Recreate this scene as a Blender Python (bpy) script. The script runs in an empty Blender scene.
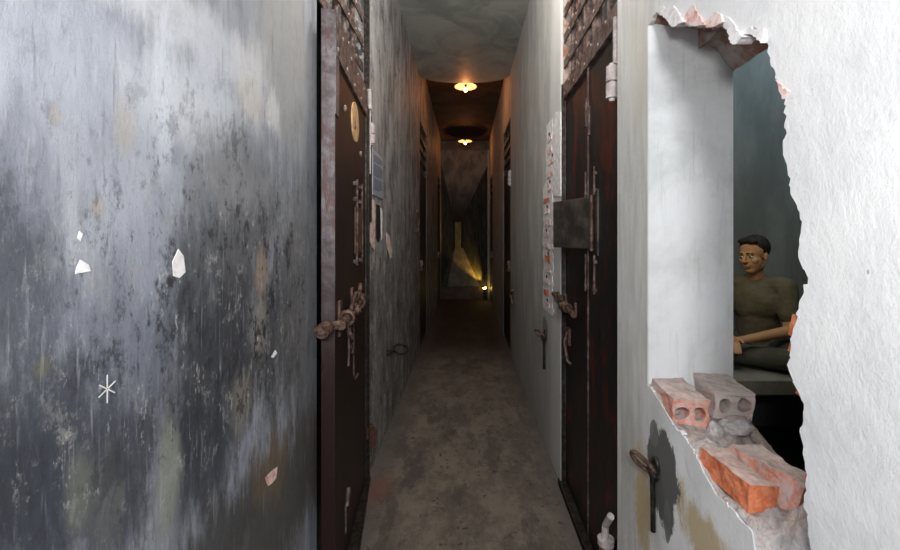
import bpy, bmesh, math, random
from mathutils import Vector, Matrix, noise, Euler
from mathutils.geometry import tessellate_polygon
R = math.radians
random.seed(7)
SC = bpy.context.scene
COL = SC.collection

# ------------------------------------------------------------------ camera, world, light
F, VX, VY, EYE = 420.0, 466.0, 238.0, 1.5
cd = bpy.data.cameras.new('camera'); cam = bpy.data.objects.new('camera', cd); COL.objects.link(cam)
cam.location = (0, 0, EYE); cam.rotation_euler = (R(90), 0, 0)
cd.sensor_width = 36; cd.lens = F / 900 * 36
cd.shift_x = -(VX - 450) / 900; cd.shift_y = -(275 - VY) / 900
cd.clip_start = 0.02; cd.clip_end = 60
SC.camera = cam
w = bpy.data.worlds.new('world'); SC.world = w; w.use_nodes = True
w.node_tree.nodes['Background'].inputs[0].default_value = (.55, .62, .75, 1)
w.node_tree.nodes['Background'].inputs[1].default_value = 0.02
vs = SC.view_settings
vs.view_transform = 'Standard'; vs.look = 'None'; vs.gamma = 1; vs.use_curve_mapping = False; vs.exposure = 0.0

def light(name, kind, loc, power, col, size=.05, target=None, spot=None, blend=.5):
    l = bpy.data.lights.new(name, kind); l.energy = power; l.color = col
    if kind == 'AREA': l.size = size
    else: l.shadow_soft_size = size
    if spot: l.spot_size = R(spot); l.spot_blend = blend
    o = bpy.data.objects.new(name, l); COL.objects.link(o); o.location = loc
    if target is not None:
        o.rotation_euler = (Vector(target) - Vector(loc)).to_track_quat('-Z', 'Y').to_euler()
    return o
light('camera_flash_light', 'POINT', (0.0, -0.12, 1.72), 32, (1.0, .985, .965), .06)  # unseen on-camera flash just above the lens
light('rear_fill_light', 'AREA', (0.0, -1.3, 2.25), 46, (.97, .98, 1.0), .5, (0.15, 1.2, 2.1))  # unseen fill added behind the camera, brightens the jamb and near walls
light('corridor_lamp_light', 'POINT', (0.0, 2.1, 3.45), 62, (1, .95, .90), .12)
light('corridor_fill_light', 'SPOT', (0.0, 0.0, 2.0), 115, (1, .96, .90), .10, (0, 5, 2.9), 50, .8)
light('cell_figure_fill_light', 'AREA', (1.02, 1.75, 2.25), 7.5, (1.0, .78, .45), .22, (1.9, 2.75, 1.15))  # added warm fill hidden behind the jamb, aimed at the figure
light('cell_wall_fill_light', 'AREA', (2.3, 2.2, 3.4), 13, (.72, .9, 1.0), .5, (2.0, 3.3, 2.6))  # added cool fill for the cell's back wall, no opening there

# ------------------------------------------------------------------ mesh helpers
def link(name, me, mat=None, parent=None, smooth=False):
    o = bpy.data.objects.new(name, me); COL.objects.link(o)
    if mat:
        for m in (mat if isinstance(mat, (list, tuple)) else [mat]): me.materials.append(m)
    if parent: o.parent = parent
    if smooth:
        for p in me.polygons: p.use_smooth = True
    return o
def obj(name, bm, mat=None, parent=None, smooth=False):
    me = bpy.data.meshes.new(name); bmesh.ops.recalc_face_normals(bm, faces=bm.faces); bm.to_mesh(me); bm.free()
    return link(name, me, mat, parent, smooth)
def tag(o, label=None, cat=None, group=None, kind=None):
    if label: o['label'] = label
    if cat: o['category'] = cat
    if group: o['group'] = group
    if kind: o['kind'] = kind
    return o
def empty(name, loc=(0, 0, 0), **k):
    o = bpy.data.objects.new(name, None); COL.objects.link(o); o.location = loc; o.empty_display_size = .1
    return tag(o, **k)
def box(bm, x0, x1, y0, y1, z0, z1, bev=0):
    r = bmesh.ops.create_cube(bm, size=1)
    vs_ = r['verts']
    for v in vs_:
        v.co = Vector(((x0+x1)/2 + v.co.x*(x1-x0), (y0+y1)/2 + v.co.y*(y1-y0), (z0+z1)/2 + v.co.z*(z1-z0)))
    if bev:
        es = list({e for v in vs_ for e in v.link_edges})
        bmesh.ops.bevel(bm, geom=es, offset=bev, segments=2, affect='EDGES', profile=.6)
    return vs_
def tube(bm, pts, r, n=10, r2=None, closed=False):
    pts = [Vector(p) for p in pts]; N = len(pts); rings = []
    up = None
    for i, p in enumerate(pts):
        a = pts[(i-1) % N] if (closed or i > 0) else p
        b = pts[(i+1) % N] if (closed or i < N-1) else p
        t = (b - a).normalized()
        if up is None:
            up = t.orthogonal().normalized()
        up = (up - t*up.dot(t)).normalized(); s = t.cross(up)
        rr = r if r2 is None else r + (r2-r)*i/(N-1)
        rings.append([bm.verts.new(p + (up*math.cos(2*math.pi*k/n) + s*math.sin(2*math.pi*k/n))*rr) for k in range(n)])
    for i in range(N if closed else N-1):
        A, B = rings[i], rings[(i+1) % N]
        for k in range(n): bm.faces.new((A[k], A[(k+1) % n], B[(k+1) % n], B[k]))
    if not closed:
        bm.faces.new(list(reversed(rings[0]))); bm.faces.new(rings[-1])
def ball(bm, c, r, sc=(1, 1, 1), seg=10):
    m = Matrix.Translation(c) @ Matrix.Diagonal((sc[0], sc[1], sc[2], 1))
    bmesh.ops.create_uvsphere(bm, u_segments=seg, v_segments=max(6, seg*2//3), radius=r, matrix=m)
def prism_x(bm, loops, x0, x1, back=None):
    """solid between x0 and x1; loops of (y,z): first outer, others holes; back = other coordinates at x1"""
    back = back or loops
    vecs = [[Vector((0, y, z)) for y, z in L] for L in loops]
    fv = [[bm.verts.new((x0, y, z)) for y, z in L] for L in loops]
    bv = [[bm.verts.new((x1, y, z)) for y, z in L] for L in back]
    ff, fb = sum(fv, []), sum(bv, [])
    for t in tessellate_polygon(vecs):
        try: bm.faces.new([ff[i] for i in t])
        except ValueError: pass
    vb = [[Vector((0, y, z)) for y, z in L] for L in back]
    for t in tessellate_polygon(vb):
        try: bm.faces.new([fb[i] for i in t])
        except ValueError: pass
    for A, B in zip(fv, bv):
        n = len(A)
        for k in range(n): bm.faces.new((A[k], A[(k+1) % n], B[(k+1) % n], B[k]))
def rough(bm, amp, freq, seed=0.0, maxlen=None):
    if maxlen:
        for _ in range(4):
            es = [e for e in bm.edges if e.calc_length() > maxlen]
            if not es: break
            bmesh.ops.subdivide_edges(bm, edges=es, cuts=1, use_grid_fill=True)
        bmesh.ops.triangulate(bm, faces=[f for f in bm.faces if len(f.verts) > 4])
    o = Vector((seed*3.1, seed*7.7, seed))
    for v in bm.verts:
        v.co += noise.noise_vector(v.co*freq + o)*amp + noise.noise_vector(v.co*freq*3 + o)*amp*.4

# ------------------------------------------------------------------ node helpers
class NT:
    def __init__(s, name, rough_=.85, metal=0, spec=.3):
        s.m = bpy.data.materials.new(name); s.m.use_nodes = True
        s.t = s.m.node_tree; s.b = s.t.nodes['Principled BSDF']
        s.b.inputs['Roughness'].default_value = rough_; s.b.inputs['Metallic'].default_value = metal
        s.b.inputs['Specular IOR Level'].default_value = spec
        tc = s.t.nodes.new('ShaderNodeTexCoord'); s.co = tc.outputs['Object']
        sp = s.t.nodes.new('ShaderNodeSeparateXYZ'); s.L(s.co, sp.inputs[0]); s.x, s.y, s.z = sp.outputs
    def L(s, a, b): s.t.links.new(a, b)
    def put(s, v, i):
        if isinstance(v, (int, float)): i.default_value = v
        elif isinstance(v, (tuple, list)): i.default_value = (*v, 1) if len(v) == 3 and len(i.default_value) == 4 else v
        else: s.L(v, i)
    def op(s, o, a, b=0, c=0, clamp=False):
        n = s.t.nodes.new('ShaderNodeMath'); n.operation = o; n.use_clamp = clamp
        s.put(a, n.inputs[0]); s.put(b, n.inputs[1]); s.put(c, n.inputs[2]); return n.outputs[0]
    def noise(s, scale=(1, 1, 1), sc=1, det=5, ro=.6, dist=0, off=0):
        mp = s.t.nodes.new('ShaderNodeMapping'); s.L(s.co, mp.inputs[0]); mp.inputs['Scale'].default_value = scale
        mp.inputs['Location'].default_value = (off, off*1.7, off*.6)
        n = s.t.nodes.new('ShaderNodeTexNoise'); s.L(mp.outputs[0], n.inputs['Vector'])
        n.inputs['Scale'].default_value = sc; n.inputs['Detail'].default_value = det
        n.inputs['Roughness'].default_value = ro; n.inputs['Distortion'].default_value = dist
        return n.outputs['Fac']
    def sm(s, v, a, b, lo=0, hi=1):
        n = s.t.nodes.new('ShaderNodeMapRange'); n.interpolation_type = 'SMOOTHSTEP'
        s.put(v, n.inputs[0]); n.inputs[1].default_value = a; n.inputs[2].default_value = b
        n.inputs[3].default_value = lo; n.inputs[4].default_value = hi; return n.outputs[0]
    def mix(s, f, a, b, mode='MIX'):
        n = s.t.nodes.new('ShaderNodeMix'); n.data_type = 'RGBA'; n.blend_type = mode
        s.put(f, n.inputs[0]); s.put(a, n.inputs[6]); s.put(b, n.inputs[7]); return n.outputs[2]
    def blob(s, cy, cz, ry, rz, nz, edge=.9, a=1.15, b=.35, hor=None):
        u = s.op('MULTIPLY', s.op('SUBTRACT', hor or s.y, cy), 1/ry)
        v = s.op('MULTIPLY', s.op('SUBTRACT', s.z, cz), 1/rz)
        d = s.op('SQRT', s.op('ADD', s.op('MULTIPLY', u, u), s.op('MULTIPLY', v, v)))
        d = s.op('ADD', d, s.op('MULTIPLY', s.op('SUBTRACT', nz, .5), edge*2))
        return s.sm(d, a, b)
    def bump(s, h, strength=.5, dist=.01):
        n = s.t.nodes.new('ShaderNodeBump'); n.inputs['Strength'].default_value = strength
        n.inputs['Distance'].default_value = dist; s.L(h, n.inputs['Height'])
        s.L(n.outputs[0], s.b.inputs['Normal'])
    def out(s, c): s.put(c, s.b.inputs['Base Color']); return s.m

def simple(name, col, col2=None, sc=30, rough_=.8, metal=0, bump=.3, lo=.4, hi=.65, spec=.3, scale=(1, 1, 1), bd=.003):
    n = NT(name, rough_, metal, spec); k = n.noise(scale, sc, 6, .65)
    c = n.mix(n.sm(k, lo, hi), col, col2) if col2 else col
    if bump: n.bump(k, bump, bd)
    return n.out(c)
XL, XR = -.615, .577
def pl(px, py):
    d = -XL*F/(VX-px); return d, EYE-(py-VY)*d/F
def pr(px, py):
    d = XR*F/(px-VX); return d, EYE-(py-VY)*d/F

# left wall: plaster blackened by soot, streaked; bright upper part includes painted light
def mat_left():
    n = NT('sooty_lit_plaster', .62, 0, .35)
    st = n.noise((1, 5, .7), 4, 6, .62, 0)            # vertical runs
    st2 = n.noise((1, 16, 1.3), 5, 7, .7, 0, 3)
    cl = n.noise((1, 1.6, 1), 3, 8, .68, 0, 9)
    mot = n.noise((1, 1.7, .8), 22, 10, .82, 0, 1)
    mot2 = n.noise((1, 1.5, .9), 9, 10, .82, 0, 21)
    fine = n.noise((1, 3.0, .8), 80, 6, .75, 0, 5)
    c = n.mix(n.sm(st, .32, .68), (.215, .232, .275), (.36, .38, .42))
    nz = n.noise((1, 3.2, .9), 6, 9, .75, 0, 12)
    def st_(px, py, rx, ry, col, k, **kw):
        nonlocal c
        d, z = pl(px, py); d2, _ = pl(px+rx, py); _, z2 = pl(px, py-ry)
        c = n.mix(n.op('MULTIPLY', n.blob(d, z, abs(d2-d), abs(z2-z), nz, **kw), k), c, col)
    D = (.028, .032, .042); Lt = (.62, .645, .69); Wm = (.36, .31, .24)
    st_(100, 60, 170, 90, (.42, .45, .52), .7)  # upper left: lighting and dirt both put into these tones
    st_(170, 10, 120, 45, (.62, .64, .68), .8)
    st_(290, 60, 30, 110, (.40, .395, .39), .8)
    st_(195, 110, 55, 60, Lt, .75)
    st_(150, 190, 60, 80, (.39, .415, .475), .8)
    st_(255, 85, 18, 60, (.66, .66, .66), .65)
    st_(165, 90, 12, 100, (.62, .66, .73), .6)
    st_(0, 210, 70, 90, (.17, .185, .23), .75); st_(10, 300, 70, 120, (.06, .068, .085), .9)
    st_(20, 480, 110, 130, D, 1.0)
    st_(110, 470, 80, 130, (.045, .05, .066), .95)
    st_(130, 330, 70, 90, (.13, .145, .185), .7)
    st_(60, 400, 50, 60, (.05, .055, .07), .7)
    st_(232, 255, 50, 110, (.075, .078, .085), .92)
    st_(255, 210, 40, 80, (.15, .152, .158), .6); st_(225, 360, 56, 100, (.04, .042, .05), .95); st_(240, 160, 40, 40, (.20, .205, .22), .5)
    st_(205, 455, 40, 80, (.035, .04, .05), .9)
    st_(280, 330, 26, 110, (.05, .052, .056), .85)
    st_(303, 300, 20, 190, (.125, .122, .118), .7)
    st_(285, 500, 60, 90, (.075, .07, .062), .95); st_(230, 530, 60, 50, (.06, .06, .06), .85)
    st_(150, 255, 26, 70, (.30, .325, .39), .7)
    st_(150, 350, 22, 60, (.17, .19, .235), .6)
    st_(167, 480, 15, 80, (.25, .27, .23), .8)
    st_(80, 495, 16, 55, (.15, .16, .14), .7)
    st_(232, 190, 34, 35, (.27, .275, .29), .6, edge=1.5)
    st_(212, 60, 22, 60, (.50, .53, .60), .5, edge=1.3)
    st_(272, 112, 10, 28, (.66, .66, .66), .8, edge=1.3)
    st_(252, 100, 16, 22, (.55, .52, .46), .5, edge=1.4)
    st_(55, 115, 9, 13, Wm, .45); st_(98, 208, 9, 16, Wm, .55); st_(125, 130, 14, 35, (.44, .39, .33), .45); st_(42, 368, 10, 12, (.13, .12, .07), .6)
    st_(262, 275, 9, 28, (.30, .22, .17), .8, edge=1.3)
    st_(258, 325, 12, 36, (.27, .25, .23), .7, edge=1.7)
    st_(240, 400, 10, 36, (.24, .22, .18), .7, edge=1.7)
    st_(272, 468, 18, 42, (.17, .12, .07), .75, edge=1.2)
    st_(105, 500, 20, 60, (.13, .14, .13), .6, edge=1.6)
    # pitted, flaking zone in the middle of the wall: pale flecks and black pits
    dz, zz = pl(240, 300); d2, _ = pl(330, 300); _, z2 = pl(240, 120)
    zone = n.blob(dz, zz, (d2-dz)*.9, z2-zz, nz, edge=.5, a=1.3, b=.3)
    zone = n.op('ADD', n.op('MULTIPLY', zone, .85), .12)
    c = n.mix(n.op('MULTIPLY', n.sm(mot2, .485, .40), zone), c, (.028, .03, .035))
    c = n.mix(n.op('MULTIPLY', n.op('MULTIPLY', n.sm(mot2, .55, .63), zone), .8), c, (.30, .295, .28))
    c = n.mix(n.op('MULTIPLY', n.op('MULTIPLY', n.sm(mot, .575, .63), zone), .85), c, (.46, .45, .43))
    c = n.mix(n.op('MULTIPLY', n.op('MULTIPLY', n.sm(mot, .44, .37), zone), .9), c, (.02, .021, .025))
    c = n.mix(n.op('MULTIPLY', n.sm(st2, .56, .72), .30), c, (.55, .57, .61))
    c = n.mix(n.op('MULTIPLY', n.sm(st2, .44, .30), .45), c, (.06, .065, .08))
    c = n.mix(n.op('MULTIPLY', n.sm(fine, .60, .72), .22), c, (.55, .56, .57))
    # far wall beyond the door: grey brown with dark runs and pale flakes
    far = n.sm(n.y, 2.5, 2.60)
    fl = n.noise((1, 1.2, .8), 5, 10, .8, 0, 41)
    g = n.mix(n.sm(n.noise((1, 2.0, .6), 3, 7, .7, 0, 31), .36, .64), (.13, .13, .135), (.36, .35, .345))
    g = n.mix(n.op('MULTIPLY', n.sm(n.z, 2.3, .6), .5), g, (.11, .105, .10))
    g = n.mix(n.op('MULTIPLY', n.sm(fl, .53, .585), n.sm(n.z, 2.6, 1.6, .3, .95)), g, (.40, .385, .35))
    g = n.mix(n.op('MULTIPLY', n.sm(fl, .46, .40), .8), g, (.035, .034, .034))
    g = n.mix(n.op('MULTIPLY', n.sm(n.noise((1, 2.5, 1), 14, 8, .8, 0, 47), .53, .58), n.sm(n.y, 3.2, 2.6)), g, (.46, .44, .40))
    c = n.mix(far, c, g)
    n.bump(n.op('ADD', n.op('MULTIPLY', mot2, 1.2), n.op('MULTIPLY', mot, .7)), .6, .008)
    return n.out(c)
# right wall: whitewashed plaster, ochre stains low down
def mat_right(name='whitewashed_plaster', jamb=False):
    n = NT(name, .8, 0, .25)
    st = n.noise((3, 5, .7), 4, 7, .68, .3, 2)
    cl = n.noise((1, 1.4, 1), 3, 8, .66, .4, 7)
    fine = n.noise((1, 1, 1), 28, 9, .7, 0, 4)
    med = n.noise((1, 1.3, 1), 10, 9, .74, 0, 6)
    if jamb:
        c = n.mix(n.sm(cl, .35, .62), (.62, .64, .63), (.80, .82, .83))
        c = n.mix(n.op('MULTIPLY', n.sm(n.noise((9, 1, .8), 5, 8, .7, .3, 8), .52, .68), .35), c, (.46, .48, .46))
        c = n.mix(n.op('MULTIPLY', n.sm(n.z, 1.5, 1.0), .35), c, (.50, .51, .52))
    else:
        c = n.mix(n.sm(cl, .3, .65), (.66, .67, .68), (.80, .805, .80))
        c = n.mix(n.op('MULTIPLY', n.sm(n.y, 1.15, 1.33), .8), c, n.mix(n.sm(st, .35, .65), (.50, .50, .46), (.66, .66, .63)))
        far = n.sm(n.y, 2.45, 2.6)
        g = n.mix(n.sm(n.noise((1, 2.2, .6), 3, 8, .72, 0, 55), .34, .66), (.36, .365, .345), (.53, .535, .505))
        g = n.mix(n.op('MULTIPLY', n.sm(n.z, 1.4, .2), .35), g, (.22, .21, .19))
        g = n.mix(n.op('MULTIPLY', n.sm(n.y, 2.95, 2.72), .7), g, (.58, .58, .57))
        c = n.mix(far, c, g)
        nz = n.noise((1, 2, 1), 8, 9, .75, .4, 12)
        def st_(px, py, rx, ry, col, k, **kw):
            nonlocal c
            d, z = pr(px, py); d2, _ = pr(px+rx, py); _, z2 = pr(px, py-ry)
            c = n.mix(n.op('MULTIPLY', n.blob(d, z, abs(d2-d), abs(z2-z), nz, **kw), k), c, col)
        Oc = (.50, .38, .20)
        st_(640, 70, 14, 90, (.62, .58, .48), .5)
        st_(630, 450, 12, 60, (.40, .40, .34), .45)
        st_(642, 500, 12, 60, Oc, .9, edge=1.1)
        st_(700, 532, 50, 34, Oc, .85, edge=1.3)
        st_(672, 490, 16, 30, (.48, .40, .26), .45, edge=1.5)
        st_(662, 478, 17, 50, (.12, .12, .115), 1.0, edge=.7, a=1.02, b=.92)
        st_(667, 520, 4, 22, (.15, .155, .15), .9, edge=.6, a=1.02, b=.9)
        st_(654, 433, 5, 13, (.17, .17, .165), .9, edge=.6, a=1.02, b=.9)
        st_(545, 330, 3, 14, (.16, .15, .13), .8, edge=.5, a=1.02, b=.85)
        st_(868, 272, 1.5, 2.5, (.45, .33, .27), .8, edge=.4, a=1.05, b=.8)
    c = n.mix(n.op('MULTIPLY', n.sm(med, .60, .68), .25), c, (.42, .41, .40))
    n.bump(n.op('ADD', med, n.op('MULTIPLY', fine, .4)), .55, .008)
    return n.out(c)
def mat_brick():
    n = NT('broken_red_brick', .9, 0, .2)
    a = n.noise((1, 1, 1), 9, 8, .7, .6); b = n.noise((1, 1, 1), 34, 6, .7, 0, 4)
    c = n.mix(n.sm(b, .35, .65), (.50, .15, .075), (.66, .27, .15))
    c = n.mix(n.sm(a, .48, .60), c, (.55, .50, .47))
    n.bump(n.op('ADD', a, b), .6, .006)
    return n.out(c)
def mat_clay(name, c1, c2, dust, lo, hi):
    n = NT(name, .9, 0, .2)
    a = n.noise((1, 1, 1), 14, 8, .7, .4); b = n.noise((1, 1, 1), 50, 6, .7, 0, 4)
    c = n.mix(n.sm(b, .35, .65), c1, c2)
    c = n.mix(n.op('MULTIPLY', n.sm(a, lo, hi), .85), c, dust)
    gm = n.t.nodes.new('ShaderNodeNewGeometry'); sg = n.t.nodes.new('ShaderNodeSeparateXYZ'); n.L(gm.outputs['True Normal'], sg.inputs[0])
    up = n.sm(n.op('ADD', sg.outputs[2], n.op('MULTIPLY', n.op('SUBTRACT', a, .5), 1.2)), .35, .8)
    c = n.mix(n.op('MULTIPLY', up, .85), c, n.mix(n.sm(b, .4, .6), (.40, .345, .32), (.54, .45, .41)))
    n.bump(n.op('ADD', a, b), .5, .004)
    return n.out(c)
def mat_floor():
    n = NT('worn_cement', .75, 0, .3)
    a = n.noise((1.4, .8, 1), 3, 10, .78, 0); b = n.noise((1, 1, 1), 12, 10, .78, 0, 5); f = n.noise((1, 1, 1), 45, 6, .7, 0, 9)
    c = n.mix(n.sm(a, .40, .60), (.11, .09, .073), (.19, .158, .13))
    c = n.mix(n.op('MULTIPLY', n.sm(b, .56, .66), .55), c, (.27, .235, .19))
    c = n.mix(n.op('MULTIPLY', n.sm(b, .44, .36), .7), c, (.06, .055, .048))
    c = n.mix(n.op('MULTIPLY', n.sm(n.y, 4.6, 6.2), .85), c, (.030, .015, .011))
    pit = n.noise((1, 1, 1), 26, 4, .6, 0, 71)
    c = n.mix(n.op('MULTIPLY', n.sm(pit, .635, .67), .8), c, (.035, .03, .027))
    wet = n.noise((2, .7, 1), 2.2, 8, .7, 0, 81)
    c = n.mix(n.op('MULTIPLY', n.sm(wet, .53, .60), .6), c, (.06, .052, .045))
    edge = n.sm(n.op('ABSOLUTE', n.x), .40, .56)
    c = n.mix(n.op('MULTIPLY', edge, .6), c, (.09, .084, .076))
    u = n.op('SUBTRACT', n.x, -.52); v = n.op('SUBTRACT', n.y, 2.5)
    dd = n.op('SQRT', n.op('ADD', n.op('MULTIPLY', u, u), n.op('MULTIPLY', n.op('MULTIPLY', v, v), .25)))
    c = n.mix(n.op('MULTIPLY', n.sm(n.op('ADD', dd, n.op('MULTIPLY', n.op('SUBTRACT', b, .5), .2)), .11, .03), .5), c, (.17, .05, .035))
    n.bump(n.op('ADD', n.op('ADD', a, b), n.op('MULTIPLY', f, .4)), .6, .01)
    return n.out(c)
def mat_ceiling():
    n = NT('smoke_darkened_ceiling', .6, 0, .35)
    a = n.noise((1, .8, 1), 2.4, 7, .65, .8); b = n.noise((1, .8, 1), 7, 7, .7, .8, 4)
    c = n.mix(n.sm(a, .35, .65), (.24, .255, .235), (.40, .41, .375))
    c = n.mix(n.op('MULTIPLY', n.sm(b, .52, .75), .35), c, (.42, .41, .36))
    c = n.mix(n.op('MULTIPLY', n.sm(n.y, 3.1, 2.4), .5), c, (.26, .19, .14))
    n.bump(b, .25, .01)
    return n.out(c)
def mat_door(name, c1, c2, rust, lo, hi, scale=(2, 5, 1.2), rz=None):
    n = NT(name, .5, .35, .5)
    a = n.noise(scale, 2.6, 8, .68, .6, 3); b = n.noise((1, 4, 1.5), 9, 8, .7, .3, 8); f = n.noise((1, 1, 1), 70, 5, .7)
    c = n.mix(n.sm(b, .35, .65), c1, c2)
    c = n.mix(n.sm(a, lo, hi), c, rust)
    c = n.mix(n.op('MULTIPLY', n.sm(f, .62, .7), .16), c, (.30, .25, .20))
    if rz: c = n.mix(n.sm(n.op('ADD', n.z, n.op('MULTIPLY', a, .8)), rz[0], rz[1]), c, (.028, .011, .010))  # dark red low down: rust colour and painted shade together
    n.bump(n.op('ADD', b, f), .35, .004)
    return n.out(c)

M = {}
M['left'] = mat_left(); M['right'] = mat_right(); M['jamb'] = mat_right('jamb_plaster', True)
M['brick'] = mat_brick(); M['floor'] = mat_floor(); M['ceil'] = mat_ceiling()
M['core'] = simple('brick_wall_core', (.26, .13, .09), (.42, .37, .33), 14, .9, bump=.6, bd=.008)
M['clay'] = mat_clay('hollow_brick_clay', (.52, .20, .14), (.64, .33, .25), (.56, .50, .48), .42, .62)
M['clay_pale'] = mat_clay('dusty_brick_clay', (.50, .30, .25), (.58, .42, .36), (.52, .48, .46), .34, .52)
M['orange'] = mat_clay('orange_brick_clay', (.50, .12, .05), (.66, .24, .12), (.60, .50, .46), .60, .72)
M['mortar'] = mat_clay('mortar_rubble', (.46, .45, .45), (.64, .62, .61), (.56, .36, .31), .56, .66)
for _n in M['mortar'].node_tree.nodes:
    if _n.type == 'BUMP': _n.inputs['Strength'].default_value = 1; _n.inputs['Distance'].default_value = .012
M['doorL'] = mat_door('brown_painted_steel', (.010, .006, .005), (.045, .021, .013), (.022, .008, .006), .46, .60)
M['doorR'] = mat_door('rust_red_steel', (.006, .007, .007), (.022, .02, .018), (.085, .014, .010), .52, .62, (1.5, 3.5, 1.5))
M['edge'] = mat_door('weathered_shaded_violet_steel', (.075, .06, .062), (.19, .165, .175), (.10, .05, .045), .52, .64, (6, 6, 1.5), (2.1, 1.3))
M['grate'] = simple('rusted_grating_iron', (.06, .036, .028), (.20, .15, .135), 26, .6, .4, .5, .38, .66)
M['iron'] = simple('rusty_iron', (.07, .04, .03), (.19, .125, .095), 40, .55, .5, .5, .4, .65)
M['iron_dark'] = simple('dark_iron', (.02, .018, .016), (.07, .06, .05), 40, .5, .6, .4)
M['iron_grey'] = simple('grey_flap_steel', (.045, .04, .035), (.15, .12, .095), 9, .5, .5, .3, .38, .68)
M['hinge'] = simple('painted_hinge_iron', (.36, .30, .29), (.52, .49, .48), 30, .6, .1, .5)
M['hinge_red'] = simple('red_oxide_iron', (.17, .065, .045), (.30, .17, .13), 40, .6, .2, .4)
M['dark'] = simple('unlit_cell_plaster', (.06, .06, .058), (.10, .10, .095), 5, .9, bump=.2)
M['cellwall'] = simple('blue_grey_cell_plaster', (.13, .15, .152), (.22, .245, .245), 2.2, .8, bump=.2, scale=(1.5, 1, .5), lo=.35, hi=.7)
M['conc'] = simple('grey_platform_cement', (.14, .15, .14), (.2, .21, .2), 8, .8, bump=.2)
M['rivet'] = simple('worn_rivet', (.22, .16, .13), (.38, .32, .28), 60, .5, .3, 0)
M['white'] = simple('white_flaked_plaster', (.60, .57, .56), (.78, .77, .77), 30, .9, bump=.5, lo=.35, hi=.6)
M['pinkflake'] = simple('pink_brick_flake', (.62, .25, .20), (.72, .62, .58), 30, .9, bump=.4, lo=.35, hi=.55)

# ------------------------------------------------------------------ structure
ZB, ZE, CH, CH2, TH = -2.0, 10.45, 3.65, 3.92, .268
D0, D1, DT = 1.60, 2.56, 3.30        # near doorways
E0, E1 = 5.45, 6.5                   # second doorways
G0, G1 = 9.15, 10.15                 # third doorways
def S(name, bm, m, parent=None, smooth=False):
    o = obj(name, bm, m, parent, smooth)
    if not parent: o['kind'] = 'structure'
    return o
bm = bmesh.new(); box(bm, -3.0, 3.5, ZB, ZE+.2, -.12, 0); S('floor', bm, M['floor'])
# near ceiling slab: its far edge swells out towards the second lamp
bm = bmesh.new()
pts = [(XL-.02, ZB), (XL-.02, 5.22)]
for i in range(25):
    t = math.pi*(1 - i/24)
    cx = math.cos(t); pts.append((XL-.01+(XR-XL+.02)*(cx+1)/2, 5.25 + .58*max(0, math.sin(t))**.42))
pts += [(XR+.02, 5.22), (XR+.02, ZB)]
a = [bm.verts.new((x, y, CH)) for x, y in pts]; b = [bm.verts.new((x, y, CH+.12)) for x, y in pts]
bm.faces.new(a); bm.faces.new(list(reversed(b)))
for k in range(len(a)): bm.faces.new((a[k], a[(k+1) % len(a)], b[(k+1) % len(a)], b[k]))
S('ceiling', bm, M['ceil'])
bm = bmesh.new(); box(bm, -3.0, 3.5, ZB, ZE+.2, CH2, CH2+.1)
n = NT('brown_shadowed_ceiling', .75)
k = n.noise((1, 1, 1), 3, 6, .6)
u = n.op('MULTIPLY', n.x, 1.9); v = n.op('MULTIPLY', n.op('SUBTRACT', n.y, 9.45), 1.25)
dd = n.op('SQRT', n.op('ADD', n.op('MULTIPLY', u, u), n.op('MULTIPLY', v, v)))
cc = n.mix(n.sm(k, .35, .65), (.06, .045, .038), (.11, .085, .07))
cc = n.mix(n.sm(n.op('ADD', dd, n.op('MULTIPLY', k, .12)), 1.03, .93), cc, (.018, .012, .01))  # far lamp shade's shadow painted on as a dark ellipse
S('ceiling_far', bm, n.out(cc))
bm = bmesh.new(); box(bm, -3.0, 3.5, ZB-.15, ZB, 0, CH2); S('wall_back', bm, M['dark'])
bm = bmesh.new(); box(bm, -3.0, 3.5, ZE+.02, ZE+.2, 0, CH2); S('wall_end', bm, M['dark'])

# left wall
outer = [(ZB, 0), (1.73, 0), (1.73, DT), (2.62, DT), (2.62, 0), (E0+.15, 0), (E0+.15, 3.08), (E1+.1, 3.08), (E1+.1, 0),
         (G0, 0), (G0, 2.9), (G1, 2.9), (G1, 0), (ZE, 0), (ZE, CH2), (ZB, CH2)]
bm = bmesh.new(); prism_x(bm, [outer], XL, XL-.25); S('wall_left', bm, M['left'])

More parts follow.
